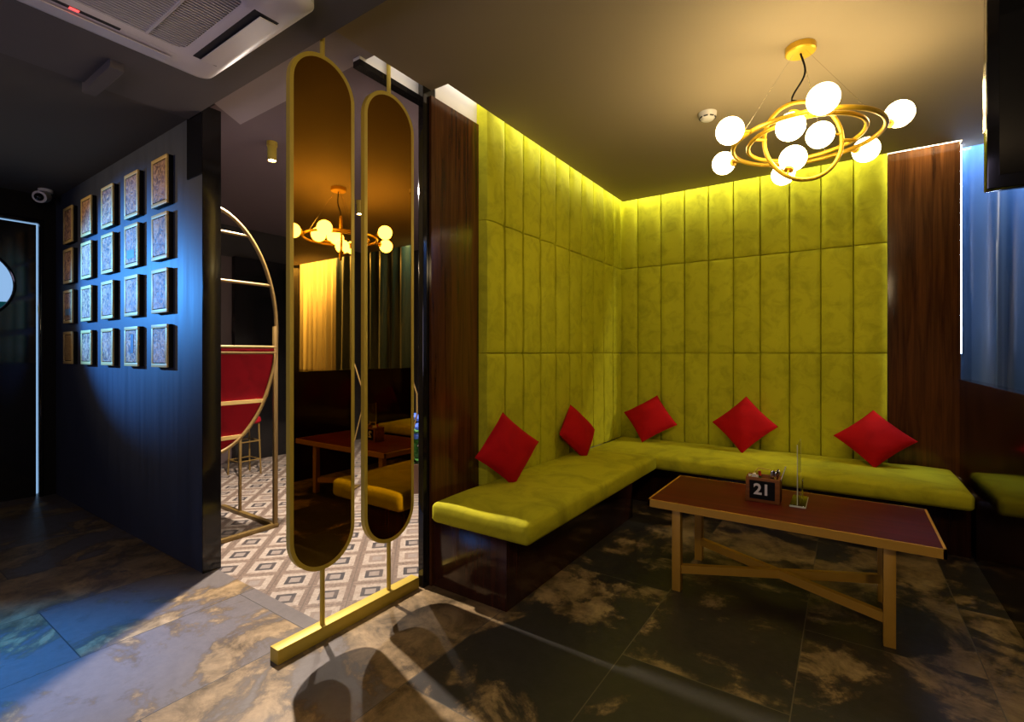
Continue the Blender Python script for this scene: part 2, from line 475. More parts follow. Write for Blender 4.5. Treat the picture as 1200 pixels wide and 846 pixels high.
# ceilings at their own levels
struct('ceiling', B(-6.3, 5.1, -2.7, 5.3, 3.1, 3.2), M['white_paint'])
bm = bmesh.new()
prism(bm, [(-1.94, 1.37), (4.95, 1.37), (4.95, 4.74), (0.66, 4.74), (0.66, 4.56), (-1.81, 4.56), (-1.81, 2.02), (-1.94, 2.02)], CH, CH + 0.05)
struct('ceiling_lounge', bm, M['ceiling'])
bm = bmesh.new(); prism(bm, [(-3.05, 1.33), (-1.94, 1.33), (-1.94, 1.62), (-3.24, 1.62)], CH, CH + 0.05)
struct('ceiling_strip', bm, M['ceiling_grey'])
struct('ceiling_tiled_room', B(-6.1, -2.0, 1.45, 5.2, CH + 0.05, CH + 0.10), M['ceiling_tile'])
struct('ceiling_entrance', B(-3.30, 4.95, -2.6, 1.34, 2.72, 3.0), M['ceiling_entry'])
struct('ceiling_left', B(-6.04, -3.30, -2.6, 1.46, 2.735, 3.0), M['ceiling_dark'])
struct('trim_2', B(-3.34, -2.93, 0.85, 0.91, 2.68, 2.735, bev=0.004), M['ceiling_entry'])

# jamb, lintel and the bright plaster above it
struct('trim_3', B(-1.972, -1.933, 1.955, 2.05, 0, 3.0, bev=0.003), M['jamb'])
struct('trim_4', B(-2.05, -2.0, 1.58, 2.05, 2.735, 2.765), M['jamb'])
struct('wall_over_lintel', B(-2.05, -2.0, 1.58, 2.05, 2.765, 3.1), M['white_paint'])

# walnut veneer beside the upholstery
struct('wall_walnut_left', B(-1.93, -1.915, 2.0, 2.425, 0, 2.74), M['walnut'])
struct('wall_walnut_right', B(0.255, 0.665, 4.665, 4.70, 0, 2.806), M['walnut'])

# dark polished half-height divider beside the bench
struct('trim_5', B(0.66, 0.72, -0.4, 4.70, 0, 1.10), M['walnut_dark'])
struct('trim_6', B(0.655, 0.725, -0.4, 4.70, 1.10, 1.115, bev=0.003), M['walnut_dark'])
struct('trim_7', B(0.72, 4.2, 4.80, 5.15, 0, 0.95), M['walnut_dark'])
struct('trim_8', B(3.95, 4.25, 4.4, 5.15, 0, CH), M['jamb'])

# picture wall
struct('wall_picture', B(-6.04, -3.14, 1.353, 1.45, 0, 2.765), M['picture_wall'])
struct('trim_9', B(-3.33, -3.135, 1.345, 1.353, 2.36, 2.765), M['black_gloss'])
struct('trim_10', B(-3.14, -3.132, 1.35, 1.452, 0, 2.765), M['black_gloss'])

# brown panels on the far wall of the tiled room
struct('trim_11', B(-6.1, -6.06, 1.6, 2.93, 0, 2.45), M['wall_brown'])
struct('trim_12', B(-6.1, -5.98, 2.93, 3.9, 0, 2.45), M['black_gloss'])

# left wall with the porthole door
def holed_wall(y0, y1, z0, z1, cy, cz, r, x0, x1, n=48):
    bm = bmesh.new()
    def edge_pt(a):
        c, s = math.cos(a), math.sin(a)
        k = min(((y1 - cy) if c > 0 else (y0 - cy)) / c if abs(c) > 1e-6 else 1e9, ((z1 - cz) if s > 0 else (z0 - cz)) / s if abs(s) > 1e-6 else 1e9)
        return cy + c * k, cz + s * k
    angs = sorted([2 * PI * i / n for i in range(n)] + [math.atan2(z - cz, y - cy) % (2 * PI) for y in (y0, y1) for z in (z0, z1)])
    lay = []
    for xx in (x0, x1):
        inn = [bm.verts.new((xx, cy + r * math.cos(a), cz + r * math.sin(a))) for a in angs]
        out = [bm.verts.new((xx, *edge_pt(a))) for a in angs]
        lay.append((inn, out))
    m = len(angs)
    for i in range(m):
        j = (i + 1) % m
        for inn, out in lay:
            bm.faces.new((inn[i], inn[j], out[j], out[i]))
        bm.faces.new((lay[0][0][i], lay[0][0][j], lay[1][0][j], lay[1][0][i]))
        bm.faces.new((lay[0][1][i], lay[0][1][j], lay[1][1][j], lay[1][1][i]))
    return bm


bm = bmesh.new()
box(bm, -6.2, -6.04, 1.265, 1.46, 0, 3.1); box(bm, -6.2, -6.04, -2.6, 1.265, 2.51, 3.1); box(bm, -6.2, -6.04, -2.6, 0.25, 0, 2.51)
struct('wall_left', bm, M['black_matt'])
dr = struct('door_1', holed_wall(0.25, 1.231, 0.0, 2.470, 0.78, 1.90, 0.31, -6.14, -6.10), M['black_gloss'])
link('porthole_rim', tube(bmesh.new(), ring_pts((-6.10, 0.78, 1.90), 0.312, 48, (0, 1, 0), (0, 0, 1)), 0.012, 8, True), M['black_gloss'], dr)
bm = bmesh.new(); lathe(bm, [(0, -0.003), (0.312, -0.003), (0.312, 0.003), (0, 0.003)], 48, Matrix.Translation((-6.12, 0.78, 1.90)) @ Matrix.Rotation(PI / 2, 4, 'Y'))
link('porthole_glass', bm, M['glass'], dr)
bm = bmesh.new(); box(bm, -6.10, -6.025, 1.240, 1.265, 0, 2.51, 0.004); box(bm, -6.10, -6.025, 0.25, 1.240, 2.478, 2.51, 0.004)
link('door_frame', bm, M['black_gloss'], dr)

# street outside the porthole
t = thing('street_railing', 'green metal rail outside, seen through the round porthole', 'railing', (-7.6, 0.9, 0))
link('rail', bar(bmesh.new(), (0, -0.6, 1.78), (0, 0.62, 1.84), 0.05, 0.07), M['green_rail'], t)
for yy in (-0.5, 0.55):
    link('post', bar(bmesh.new(), (0, yy, 0), (0, yy, 1.80), 0.05), M['green_rail'], t)

# ------------------------------------------------------------------ upholstered walls
def channel_panel(name, seams, rows, place, depth, label, slot):
    us = []
    for a, b2 in zip(seams, seams[1:]):
        k = 10
        us += [a, a + slot] + [a + (b2 - a) * (0.5 - 0.5 * math.cos(PI * i / k)) for i in range(2, k - 1)] + [b2 - slot]
    us.append(seams[-1])
    zs = []
    for a, b2 in zip(rows, rows[1:]):
        k = 16
        zs += [a, a + 0.0035] + [a + (b2 - a) * (0.5 - 0.5 * math.cos(PI * i / k)) for i in range(1, k)] + [b2 - 0.0035]
    zs.append(rows[-1])
    rnd = random.Random(len(seams))
    wob = {}
    def puff(q, r):
        q = min(1.0, q / r); return math.sqrt(max(0, 1 - (1 - q) ** 2))
    bm = bmesh.new(); grid = []
    for z in zs:
        row = []
        for uu in us:
            du = min(abs(uu - s) for s in seams); dz = min(abs(z - s) for s in rows)
            h = 0.028 * puff(du, 0.055) + 0.034 * min(1, du / slot) + 0.014 * puff(dz, 0.03) + 0.014 * min(1, dz / 0.0035) - 0.090
            h += 0.004 * math.sin(uu * 31 + z * 7) * math.sin(z * 11 + uu * 5)
            row.append(bm.verts.new(place(uu, z, h)))
        grid.append(row)
    for i in range(len(zs) - 1):
        for j in range(len(us) - 1):
            bm.faces.new((grid[i][j], grid[i][j + 1], grid[i + 1][j + 1], grid[i + 1][j]))
    # sides and back
    bk = [[bm.verts.new(place(uu, z, -depth)) for uu in (us[0], us[-1])] for z in (zs[0], zs[-1])]
    bm.faces.new((bk[0][0], bk[0][1], bk[1][1], bk[1][0]))
    for j, c in ((0, 0), (len(us) - 1, 1)):
        col = [grid[i][j] for i in range(len(zs))]
        bm.faces.new(col + [bk[1][c], bk[0][c]])
    for i, c in ((0, 0), (len(zs) - 1, 1)):
        bm.faces.new(grid[i] + [bk[c][1], bk[c][0]])
    o = link(name, bm, M['lime'])
    return tag(o, label, 'wall upholstery')


SL = [2.425, 2.63, 2.85, 3.08, 3.31, 3.537, 3.757, 3.984, 4.215, 4.43, 4.64]
SB = [-1.87, -1.683, -1.457, -1.24, -1.03, -0.822, -0.611, -0.393, -0.174, 0.04, 0.252]
ROWS = [0.47, 1.30, 2.135, 2.90]
channel_panel('upholstered_wall_panel', SL, ROWS, lambda u, z, h: (-1.844 + h, u, z), 0.086, 'lime velvet channel-padded wall panel on the left, behind two red cushions', 0.011)
channel_panel('upholstered_wall_panel', SB, ROWS, lambda u, z, h: (u, 4.614 - h, z), 0.086, 'lime velvet channel-padded wall panel facing the camera, behind three red cushions', 0.005)

# ------------------------------------------------------------------ benches
def cushion_bm(x0, x1, y0, y1, z0, z1, r=0.024, crown=0.010):
    bm = bmesh.new(); nx, ny = int((x1 - x0) / 0.05) + 2, int((y1 - y0) / 0.05) + 2
    box(bm, x0, x1, y0, y1, z0, z1, r, 4)
    top = max(v.co.z for v in bm.verts)
    bmesh.ops.subdivide_edges(bm, edges=[e for e in bm.edges if e.calc_length() > 0.25], cuts=14, use_grid_fill=True)
    cx, cy = (x0 + x1) / 2, (y0 + y1) / 2
    for v in bm.verts:
        a, b2 = (v.co.x - cx) / ((x1 - x0) / 2), (v.co.y - cy) / ((y1 - y0) / 2)
        w = max(0, 1 - a * a) * max(0, 1 - b2 ** 4)
        if v.co.z > (z0 + z1) / 2:
            v.co.z += crown * w ** 0.6 + 0.003 * math.sin(v.co.x * 17 + v.co.y * 9)
        zz = max(0, 1 - ((v.co.z - (z0 + z1) / 2) / ((z1 - z0) / 2)) ** 2)
        v.co.x += 0.010 * zz * (1 if a > 0.95 else -1 if a < -0.95 else 0)
        v.co.y += 0.010 * zz * (1 if b2 > 0.95 else -1 if b2 < -0.95 else 0)
    return bm


t = thing('bench', 'lime velvet bench along the left wall, end facing the camera', 'bench', (-1.55, 2.9, 0))
link('plinth', B(-0.36, 0.14, -0.89, 0.86, 0, 0.385, bev=0.004), M['walnut_base'], t)
link('seat_cushion', cushion_bm(-0.295, 0.315, -0.965, 0.90, 0.387, 0.500), M['lime_seat'], t)
t = thing('bench', 'lime velvet bench along the back wall behind the coffee table', 'bench', (-0.62, 4.3, 0))
link('plinth', B(-1.23, 1.27, -0.1, 0.30, 0, 0.375, bev=0.004), M['walnut_base'], t)
link('seat_cushion', cushion_bm(-1.215, 1.225, -0.45, 0.31, 0.377, 0.482), M['lime_seat'], t)

# ------------------------------------------------------------------ red cushions
def pillow_bm(n=22):
    bm = bmesh.new(); sides = []
    for sgn in (1, -1):
        g = []
        for i in range(n + 1):
            row = []
            for j in range(n + 1):
                a, b2 = -1 + 2 * i / n, -1 + 2 * j / n
                a = math.copysign(abs(a) ** 0.8, a); b2 = math.copysign(abs(b2) ** 0.8, b2)
                pa = a * (1 - 0.055 * (1 - b2 * b2)); pb = b2 * (1 - 0.055 * (1 - a * a))
                w = 0.075 * (max(0, 1 - a * a) * max(0, 1 - b2 * b2)) ** 0.48
                w *= 1 + 0.06 * math.sin(a * 5 + sgn) * math.sin(b2 * 4)
                h, k = (pa - pb) / 2, (pa + pb) / 2
                row.append(bm.verts.new((h * 0.255, -sgn * w, k * 0.255)))
            g.append(row)
        sides.append(g)
        for i in range(n):
            for j in range(n):
                bm.faces.new((g[i][j], g[i + 1][j], g[i + 1][j + 1], g[i][j + 1]))
    bmesh.ops.remove_doubles(bm, verts=bm.verts, dist=0.0008)
    return bm


def pillow_matrix(left, right, bottom, top):
    l, r_, b2, t2 = map(Vector, (left, right, bottom, top))
    ex = (r_ - l); ez = (t2 - b2)
    sx, sz = ex.length / 0.51, ez.length / 0.51
    ex.normalize(); ez = (ez - ex * ez.dot(ex)).normalized(); ey = ez.cross(ex)
    c = (l + r_ + b2 + t2) / 4
    m = Matrix((ex, ey, ez)).transposed().to_4x4()
    return Matrix.Translation(c) @ m @ Matrix.Diagonal((sx, 1, sz, 1))


PG = 'red scatter cushions on the lime benches'
pil = [
    ((-1.80, 2.245, 0.655), (-1.63, 2.70, 0.70), (-1.705, 2.55, 0.506), (-1.80, 2.47, 0.955), 'large red cushion at the near end of the left bench, nearest the mirrors'),
    ((-1.81, 3.27, 0.66), (-1.74, 3.75, 0.64), (-1.64, 3.43, 0.503), (-1.80, 3.42, 0.925), 'red cushion seen nearly edge-on near the far end of the left bench'),
    ((-1.765, 4.45, 0.735), (-1.26, 4.45, 0.655), (-1.50, 4.335, 0.492), (-1.49, 4.56, 0.915), 'red cushion in the corner where the two benches meet'),
    ((-0.96, 4.45, 0.70), (-0.455, 4.45, 0.70), (-0.71, 4.35, 0.492), (-0.705, 4.56, 0.945), 'red cushion on the back bench, middle of the three facing the camera'),
    ((-0.09, 4.45, 0.665), (0.41, 4.44, 0.67), (0.16, 4.33, 0.492), (0.165, 4.57, 0.885), 'red cushion at the right end of the back bench beside the walnut panel'),
]
p0 = link('scatter_cushion', pillow_bm(), M['red'])
for i, (l, r_, b2, t2, lab) in enumerate(pil):
    o = p0 if i == 0 else copy_tree(p0)
    o.matrix_world = pillow_matrix(l, r_, b2, t2)
    tag(o, lab, 'cushion', PG)

# ------------------------------------------------------------------ coffee table
TX, TY = -0.285, 2.965
t = thing('coffee_table', 'long low coffee table with red-brown wood top and gold cross-braced legs', 'table', (TX, TY, 0))
tt = link('tabletop', B(-0.612, 0.612, -0.308, 0.308, 0.462, 0.500, bev=0.003), M['table_top'], t)
bm = bmesh.new(); w, h = 0.622, 0.318
for a in ((-w, w, -h, -h + 0.012), (-w, w, h - 0.012, h), (-w, -w + 0.012, -h, h), (w - 0.012, w, -h, h)):
    box(bm, *a, 0.458, 0.4985)
e = link('edge_band', bm, M['gold_table'], tt); e['label'] = 'gold edge of the table top'
for (lx, ly) in ((-0.487, -0.228), (0.44, -0.218), (-0.487, 0.255), (0.44, 0.255)):
    link('leg', B(lx - 0.0225, lx + 0.0225, ly - 0.0225, ly + 0.0225, 0, 0.462, bev=0.002), M['gold_table'], t)
link('cross_brace', bar(bmesh.new(), (-0.487, -0.228, 0.118), (0.44, 0.255, 0.118), 0.030, 0.044), M['gold_table'], t)
link('cross_brace', bar(bmesh.new(), (-0.487, 0.255, 0.1185), (0.44, -0.218, 0.1185), 0.030, 0.0435), M['gold_table'], t)

# table number caddy
t = thing('cutlery_caddy', 'small wooden table caddy with a black 21 number plate', 'caddy', (-0.375, 2.922, 0.5))
bm = bmesh.new()
box(bm, -0.082, 0.082, 0, 0.012, 0, 0.130, 0.002); box(bm, -0.082, 0.082, 0.098, 0.11, 0, 0.130, 0.002)
box(bm, -0.082, -0.070, 0.012, 0.098, 0, 0.130, 0.002); box(bm, 0.070, 0.082, 0.012, 0.098, 0, 0.130, 0.002)
box(bm, -0.07, 0.07, 0.012, 0.098, 0, 0.01); box(bm, -0.004, 0.004, 0.012, 0.098, 0.01, 0.11)
link('caddy_body', bm, M['caddy_wood'], t)
pl = link('number_plate', B(-0.062, 0.060, -0.005, 0.001, 0.018, 0.115), M['black_matt'], t)
cu = bpy.data.curves.new('number', 'FONT'); cu.body = '21'; cu.size = 0.080; cu.align_x = 'CENTER'; cu.align_y = 'CENTER'; cu.extrude = 0.0012; cu.offset = 0.0022
tmp = bpy.data.objects.new('number_tmp', cu); COL.objects.link(tmp)
bpy.context.view_layer.update()
me = bpy.data.meshes.new_from_object(tmp.evaluated_get(bpy.context.evaluated_depsgraph_get()))
bpy.data.objects.remove(tmp)
me.materials.clear(); me.materials.append(M['number'])
num = bpy.data.objects.new('number', me); COL.objects.link(num); num.parent = pl
num.rotation_euler = (PI / 2, 0, 0); num.location = (-0.002, -0.0065, 0.068)
num['label'] = 'white number 21 on the black plate'
bm = bmesh.new(); tube(bm, [(-0.03, 0.055, 0.12), (-0.03, 0.055, 0.168), (-0.026, 0.055, 0.172), (0.0, 0.055, 0.172)], 0.0028, 8)
tube(bm, [(-0.06, 0.02, 0.128), (-0.03, 0.055, 0.170), (0.03, 0.055, 0.170), (0.062, 0.02, 0.128)], 0.0028, 8)
link('handle', bm, M['gold'], t)

def spoon(loc, tilt, label):
    bm = bmesh.new()
    tube(bm, [(0, 0, 0), (0, 0, 0.12)], [0.0035, 0.0022], 8)
    sphere(bm, (0, 0, 0.142), 0.017, 16, (0.75, 0.25, 1.45))
    o = link('spoon', bm, M['steel'], loc=loc, rot=tilt)
    return tag(o, label, 'spoon', 'steel spoons in the table caddy')


spoon((-0.338, 2.955, 0.511), (0.10, 0.05, 0.3), 'leftmost steel spoon standing bowl-up in the wooden caddy')
spoon((-0.325, 2.985, 0.511), (-0.06, 0.10, -0.4), 'middle steel spoon standing bowl-up in the wooden caddy')
spoon((-0.315, 2.955, 0.511), (0.05, 0.02, 0.9), 'rightmost steel spoon standing bowl-up in the wooden caddy')
bm = bmesh.new(); tube(bm, [(0, 0, 0), (0.055, 0.01, 0.185)], 0.0026, 8)
tag(link('drinking_straw', bm, M['napkin'], loc=(-0.325, 2.97, 0.511)), 'thin pale straw leaning out of the right side of the caddy', 'straw')
bm = bmesh.new(); prism(bm, [(-0.024, -0.014), (0.024, -0.014), (0.02, 0.014), (-0.02, 0.014)], 0, 0.12)
for v in bm.verts:
    if v.co.z > 0.1:
        v.co.x *= 0.3; v.co.z += 0.015
box(bm, -0.028, 0.02, -0.010, 0.0, 0, 0.128)
tag(link('paper_napkin', bm, M['napkin'], loc=(-0.418, 2.955, 0.511), smooth=False), 'folded white napkin poking out of the left side of the caddy', 'napkin')
t2 = thing('sauce_bottle', 'small green bottle with red cap inside the wooden caddy', 'bottle', (-0.398, 3.0, 0.511))
link('bottle_body', lathe(bmesh.new(), [(0, 0), (0.012, 0), (0.012, 0.09), (0.006, 0.115), (0, 0.115)], 16), M['green_glass'], t2)
c_ = link('cap', lathe(bmesh.new(), [(0, 0.115), (0.008, 0.115), (0.007, 0.14), (0, 0.14)], 16), M['red_plastic'], t2); c_['label'] = 'red cap'

# acrylic menu holder
t = thing('menu_holder', 'clear acrylic menu holder standing edge-on beside the number caddy', 'menu holder', (-0.213, 3.03, 0.5))
link('base', B(-0.036, 0.036, -0.105, 0.115, 0, 0.012, bev=0.002), M['acrylic'], t)
link('sheet', B(-0.0015, 0.0015, -0.10, 0.11, 0.012, 0.325), M['acrylic'], t)
bm = bmesh.new(); box(bm, 0.012, 0.016, 0.02, 0.11, 0.012, 0.12, 0.001)
link('card_pocket', bm, M['acrylic'], t)
bm = bmesh.new(); box(bm, -0.0018, 0.0018, -0.1025, -0.100, 0.012, 0.325); box(bm, -0.0018, 0.0018, 0.110, 0.112, 0.012, 0.325)
box(bm, -0.036, 0.036, -0.1075, -0.105, 0.002, 0.010); box(bm, 0.036, 0.038, -0.103, 0.113, 0.002, 0.010)
link('edge_glint', bm, M['edge'], t)['label'] = 'pale strips painted as light caught in the edges'

# ------------------------------------------------------------------ mirror partition
PX = -1.985
t = thing('mirror_screen', 'gold framed partition holding two tall bronze pill-shaped mirrors', 'partition', (PX, 1.6, 0))
link('floor_rail', B(-0.03, 0.03, -0.47, 0.345, 0, 0.062, bev=0.003), M['gold'], t)


def pill(r, z0, z1, n=24):
    pts = [(r * math.cos(PI * i / n), z1 - r + r * math.sin(PI * i / n)) for i in range(n + 1)]
    pts += [(-r * math.cos(PI * i / n), z0 + r - r * math.sin(PI * i / n)) for i in range(n + 1)]
    return pts


for yc in (-0.240, 0.154):
    pts = pill(0.152, 0.330, 2.645)
    bm = bmesh.new()
    A_ = [bm.verts.new((0.012, yc + p[0], p[1])) for p in pts]; C_ = [bm.verts.new((-0.012, yc + p[0], p[1])) for p in pts]
    bm.faces.new(A_); bm.faces.new(C_[::-1])
    for i in range(len(pts)):
        j = (i + 1) % len(pts); bm.faces.new((A_[i], A_[j], C_[j], C_[i]))
    g = link('mirror_glass', bm, M['mirror'], t); g['label'] = 'bronze tinted mirror glass'
    bm = bmesh.new()
    po, pi_ = pill(0.167, 0.314, 2.660), pill(0.149, 0.333, 2.642)
    L = [[bm.verts.new((xx, yc + p[0], p[1])) for p in q] for q in (po, pi_) for xx in (0.014, -0.014)]
    for i in range(len(po)):
        j = (i + 1) % len(po)
        bm.faces.new((L[0][i], L[0][j], L[2][j], L[2][i])); bm.faces.new((L[1][i], L[1][j], L[3][j], L[3][i]))
        bm.faces.new((L[0][i], L[0][j], L[1][j], L[1][i])); bm.faces.new((L[2][i], L[2][j], L[3][j], L[3][i]))
    link('mirror_frame', bm, M['gold'], t)
    link('lower_post', tube(bmesh.new(), [(0, yc, 0.06), (0, yc, 0.318)], 0.011, 12), M['gold'], t)
    link('upper_post', tube(bmesh.new(), [(0, yc, 2.655), (0, yc, 2.80 if yc < 0 else 2.86)], 0.011, 12), M['gold'], t)

# ------------------------------------------------------------------ chandelier
C = Vector((-0.172, 2.77, 2.338))
t = thing('chandelier', 'brass orbit chandelier of three rings with nine glowing opal globes', 'chandelier', tuple(C))
link('canopy', lathe(bmesh.new(), [(0, -0.032), (0.060, -0.032), (0.066, -0.027), (0.066, 0), (0, 0)], 32, Matrix.Translation((-0.014, -0.031, CH - C.z))), M['gold_lamp'], t)
bm = bmesh.new(); top = Vector((-0.014, -0.031, CH - C.z - 0.03))
cp = [top + Vector((0.030 * math.sin(s * 5.2) * (0.3 + s), 0.008 * math.sin(s * 4), -0.235 * s)) for s in [i / 16 for i in range(17)]]
cp[-1] = Vector((0, 0, 0.185))
link('power_cable', tube(bm, cp, 0.0045, 8), M['black_matt'], t)
cu_, su_ = math.cos(R(34.4)), math.sin(R(34.4))
exR, eyF = Vector((cu_, su_, 0)), Vector((-su_, cu_, 0))
rings = {
    'outer': (ring_pts((0, 0, 0), 0.318, 96), 0.0112),
    'inner': (ring_pts((0.0, 0, 0.004), 0.247, 96, (1, 0, 0.03), (0, 1, -0.02)), 0.0100),
    'upright': (ring_pts((-0.005, 0, -0.002), 0.190, 72, tuple(exR), (0, 0, 1)), 0.0100),
}
for k, (pts, r_) in rings.items():
    link('ring', tube(bmesh.new(), pts, r_, 10, True), M['gold_lamp'], t)
for sg in (-1, 1):
    link('axle', tube(bmesh.new(), [exR * (0.185 * sg), exR * (0.25 * sg)], 0.008, 10), M['gold_lamp'], t)
for ang in (R(200), R(75), R(-40)):
    q = Vector((0.318 * math.cos(ang), 0.318 * math.sin(ang), 0))
    link('suspension_wire', tube(bmesh.new(), [top + Vector((0.03 * math.cos(ang), 0.03 * math.sin(ang), 0)), q], 0.0011, 6), M['steel'], t)
globes = [((-0.081, 2.369, 2.340), 'outer'), ((0.205, 2.965, 2.44), 'outer'), ((-0.444, 2.42, 2.321), 'outer'), ((-0.572, 2.94, 2.367), 'outer'),
          ((-0.21, 2.523, 2.318), 'inner'), ((-0.107, 2.78, 2.35), 'upright'), ((-0.219, 2.757, 2.255), 'upright'),
          ((0.08, 3.085, 2.340), 'outer'), ((-0.302, 3.186, 2.325), 'outer')]
for p, rg in globes:
    q = Vector(p) - C
    near = min(rings[rg][0], key=lambda a: (a - q).length)
    d_ = (near - q); L_ = d_.length; d_.normalize()
    gm = link('globe', sphere(bmesh.new(), q, 0.0605, 32), M['globe'], t); gm['label'] = 'glowing opal glass globe'
    s0 = q + d_ * 0.052
    s1 = q + d_ * 0.068
    sk = link('socket', tube(bmesh.new(), [s0, s1], 0.022, 16), M['gold_lamp'], gm)
    if L_ > 0.07:
        link('arm', tube(bmesh.new(), [s1, near], 0.006, 10), M['gold_lamp'], gm)

# ------------------------------------------------------------------ ceiling fittings
t = thing('smoke_detector', 'round white smoke detector on the taupe ceiling left of the chandelier', 'smoke detector', (-0.71, 3.17, CH))
link('housing', lathe(bmesh.new(), [(0, -0.045), (0.030, -0.045), (0.040, -0.038), (0.052, -0.018), (0.054, 0), (0, 0)], 32), M['white_plastic'], t)
bm = bmesh.new()
for k in range(8):
    a = 2 * PI * k / 8
    c_, s_ = math.cos(a), math.sin(a)
    bar(bm, (0.045 * c_ - 0.012 * s_, 0.045 * s_ + 0.012 * c_, -0.031), (0.045 * c_ + 0.012 * s_, 0.045 * s_ - 0.012 * c_, -0.031), 0.006, 0.006)
link('sensor_slot', bm, M['ac_dark'], t)


def spotlight(loc, label, energy, target, size):
    t = thing('ceiling_spotlight', label, 'spotlight', loc, 0, 'brass ceiling spotlights over the tiled floor')
    link('mount', lathe(bmesh.new(), [(0, 0), (0.036, 0), (0.036, -0.03), (0, -0.03)], 24), M['gold'], t)
    link('barrel', lathe(bmesh.new(), [(0.0, -0.03), (0.031, -0.03), (0.031, -0.135), (0.027, -0.135), (0.027, -0.125), (0, -0.125)], 24), M['gold'], t)
    link('lens', lathe(bmesh.new(), [(0, -0.130), (0.026, -0.130), (0.026, -0.126), (0, -0.126)], 24), M['lens'], t)
    l = lamp('spot_beam', 'SPOT', (loc[0], loc[1], loc[2] - 0.145), target, energy, SPOT_COL, spot_size=size, spot_blend=0.35, shadow_soft_size=0.03)
    return t


spotlight((-3.44, 1.945, 2.83), 'brass tube spotlight on the ceiling beside the first tall mirror', SPOT_W, (-2.6, 1.7, 0), R(150))
spotlight((-4.04, 3.19, 2.83), 'distant brass spotlight seen in the gap between the two mirrors', SPOT_W * 0.18, (-4.2, 3.0, 0), R(110))

# cassette air conditioner
AX, AY, AZ = -2.225, 0.715, 2.72
t = thing('air_conditioner', 'pale grey four-way cassette air conditioner in the ceiling above the entrance', 'air conditioner', (AX, AY, AZ))


def rounded(w, r, n=8):
    pts = []
    for cx, cy, a0 in ((w - r, w - r, 0), (-w + r, w - r, 90), (-w + r, -w + r, 180), (w - r, -w + r, 270)):
        pts += [(cx + r * math.cos(R(a0 + 90 * i / n)), cy + r * math.sin(R(a0 + 90 * i / n))) for i in range(n + 1)]
    return pts


def ringplate(bm, loops):   # loops: (half width, corner r, z)
    rs = [[bm.verts.new((p[0], p[1], z)) for p in rounded(w, r)] for w, r, z in loops]
    for A, Cc in zip(rs, rs[1:]):
        for i in range(len(A)):
            j = (i + 1) % len(A); bm.faces.new((A[i], A[j], Cc[j], Cc[i]))
    return rs


bm = bmesh.new(); ringplate(bm, [(0.475, 0.06, 0.0), (0.475, 0.06, -0.022), (0.462, 0.055, -0.036), (0.435, 0.05, -0.044), (0.300, 0.06, -0.044), (0.288, 0.06, -0.036), (0.280, 0.05, -0.034)])
link('fascia', bm, M['ac_plastic'], t)
bm = bmesh.new(); box(bm, -0.286, 0.286, -0.286, 0.286, -0.012, -0.006); link('grille_back', bm, M['ac_dark'], t)
bm = bmesh.new()
for i in range(32):
    xx = -0.275 + 0.55 * i / 31
    bar(bm, (xx, -0.28, -0.030), (xx, 0.28, -0.030), 0.0060, 0.008)
for yy in (-0.14, 0.14):
    bar(bm, (-0.28, yy, -0.031), (0.28, yy, -0.031), 0.010, 0.010)
link('intake_grille', bm, M['ac_plastic'], t)
for k in range(4):
    rot = Matrix.Rotation(k * PI / 2, 4, 'Z')
    bm = bmesh.new(); box(bm, -0.27, 0.27, 0.318, 0.420, -0.0455, -0.0435)
    bmesh.ops.transform(bm, matrix=rot, verts=bm.verts)
    vt = link('air_outlet', bm, M['ac_dark'] if k == 0 else M['ac_plastic'], t)
    bm = bmesh.new(); prism(bm, [(-0.26, 0.345), (0.26, 0.345), (0.255, 0.420), (-0.255, 0.420)], -0.050, -0.046)
    for v in bm.verts:
        if v.co.y < 0.36:
            v.co.z -= 0.008
    bmesh.ops.transform(bm, matrix=rot, verts=bm.verts)
    link('louvre', bm, M['ac_plastic'], vt)
link('status_strip', B(-0.332, -0.314, -0.28, 0.06, -0.0465, -0.0430), M['ac_dark'], t)
link('status_light', B(-0.330, -0.316, -0.105, -0.075, -0.049, -0.0465), M['red_led'], t)

# security camera in the corner of the entrance
t = thing('security_camera', 'small white dome security camera high in the dark corner above the porthole door', 'security camera', (-5.80, 1.23, 2.735))
link('camera_base', lathe(bmesh.new(), [(0, 0), (0.05, 0), (0.05, -0.025), (0, -0.025)], 24), M['white_plastic'], t)
hd = link('camera_head', tube(bmesh.new(), [(-0.09, 0.02, -0.03), (-0.03, 0.0, -0.055), (0.05, -0.05, -0.085)], [0.035, 0.05, 0.05], 20), M['white_plastic'], t)
link('camera_lens', sphere(bmesh.new(), (0.052, -0.052, -0.086), 0.034, 16), M['black_gloss'], hd)

# ------------------------------------------------------------------ plaques on the black wall
rowz, rowh = (2.405, 2.052, 1.702, 1.348), (0.155, 0.148, 0.142, 0.138)
colx = (-5.54, -5.068, -4.596, -4.125, -3.655)
rn = ('top row', 'second row', 'third row', 'bottom row'); cn = ('first', 'second', 'third', 'fourth', 'fifth')


def plaque(h):
    t = thing('wall_plaque', '', 'plaque', (0, 0, 0), 0, 'gilt framed carved plaques on the black wall')
    link('plaque_box', B(-0.118, 0.118, 0.004, 0.034, -h, h, bev=0.002), M['black_matt'], t)
    bm = bmesh.new()
    for a in ((-0.12, 0.12, h - 0.024, h), (-0.12, 0.12, -h, -h + 0.024), (-0.12, -0.098, -h + 0.024, h - 0.024), (0.098, 0.12, -h + 0.024, h - 0.024)):
        box(bm, a[0], a[1], -0.004, 0.008, a[2], a[3], 0.002)
    link('frame', bm, M['gilt'], t)
    rel = link('relief', B(-0.092, 0.092, -0.002, 0.006, -h + 0.030, h - 0.030), M['relief'], t)
    return t


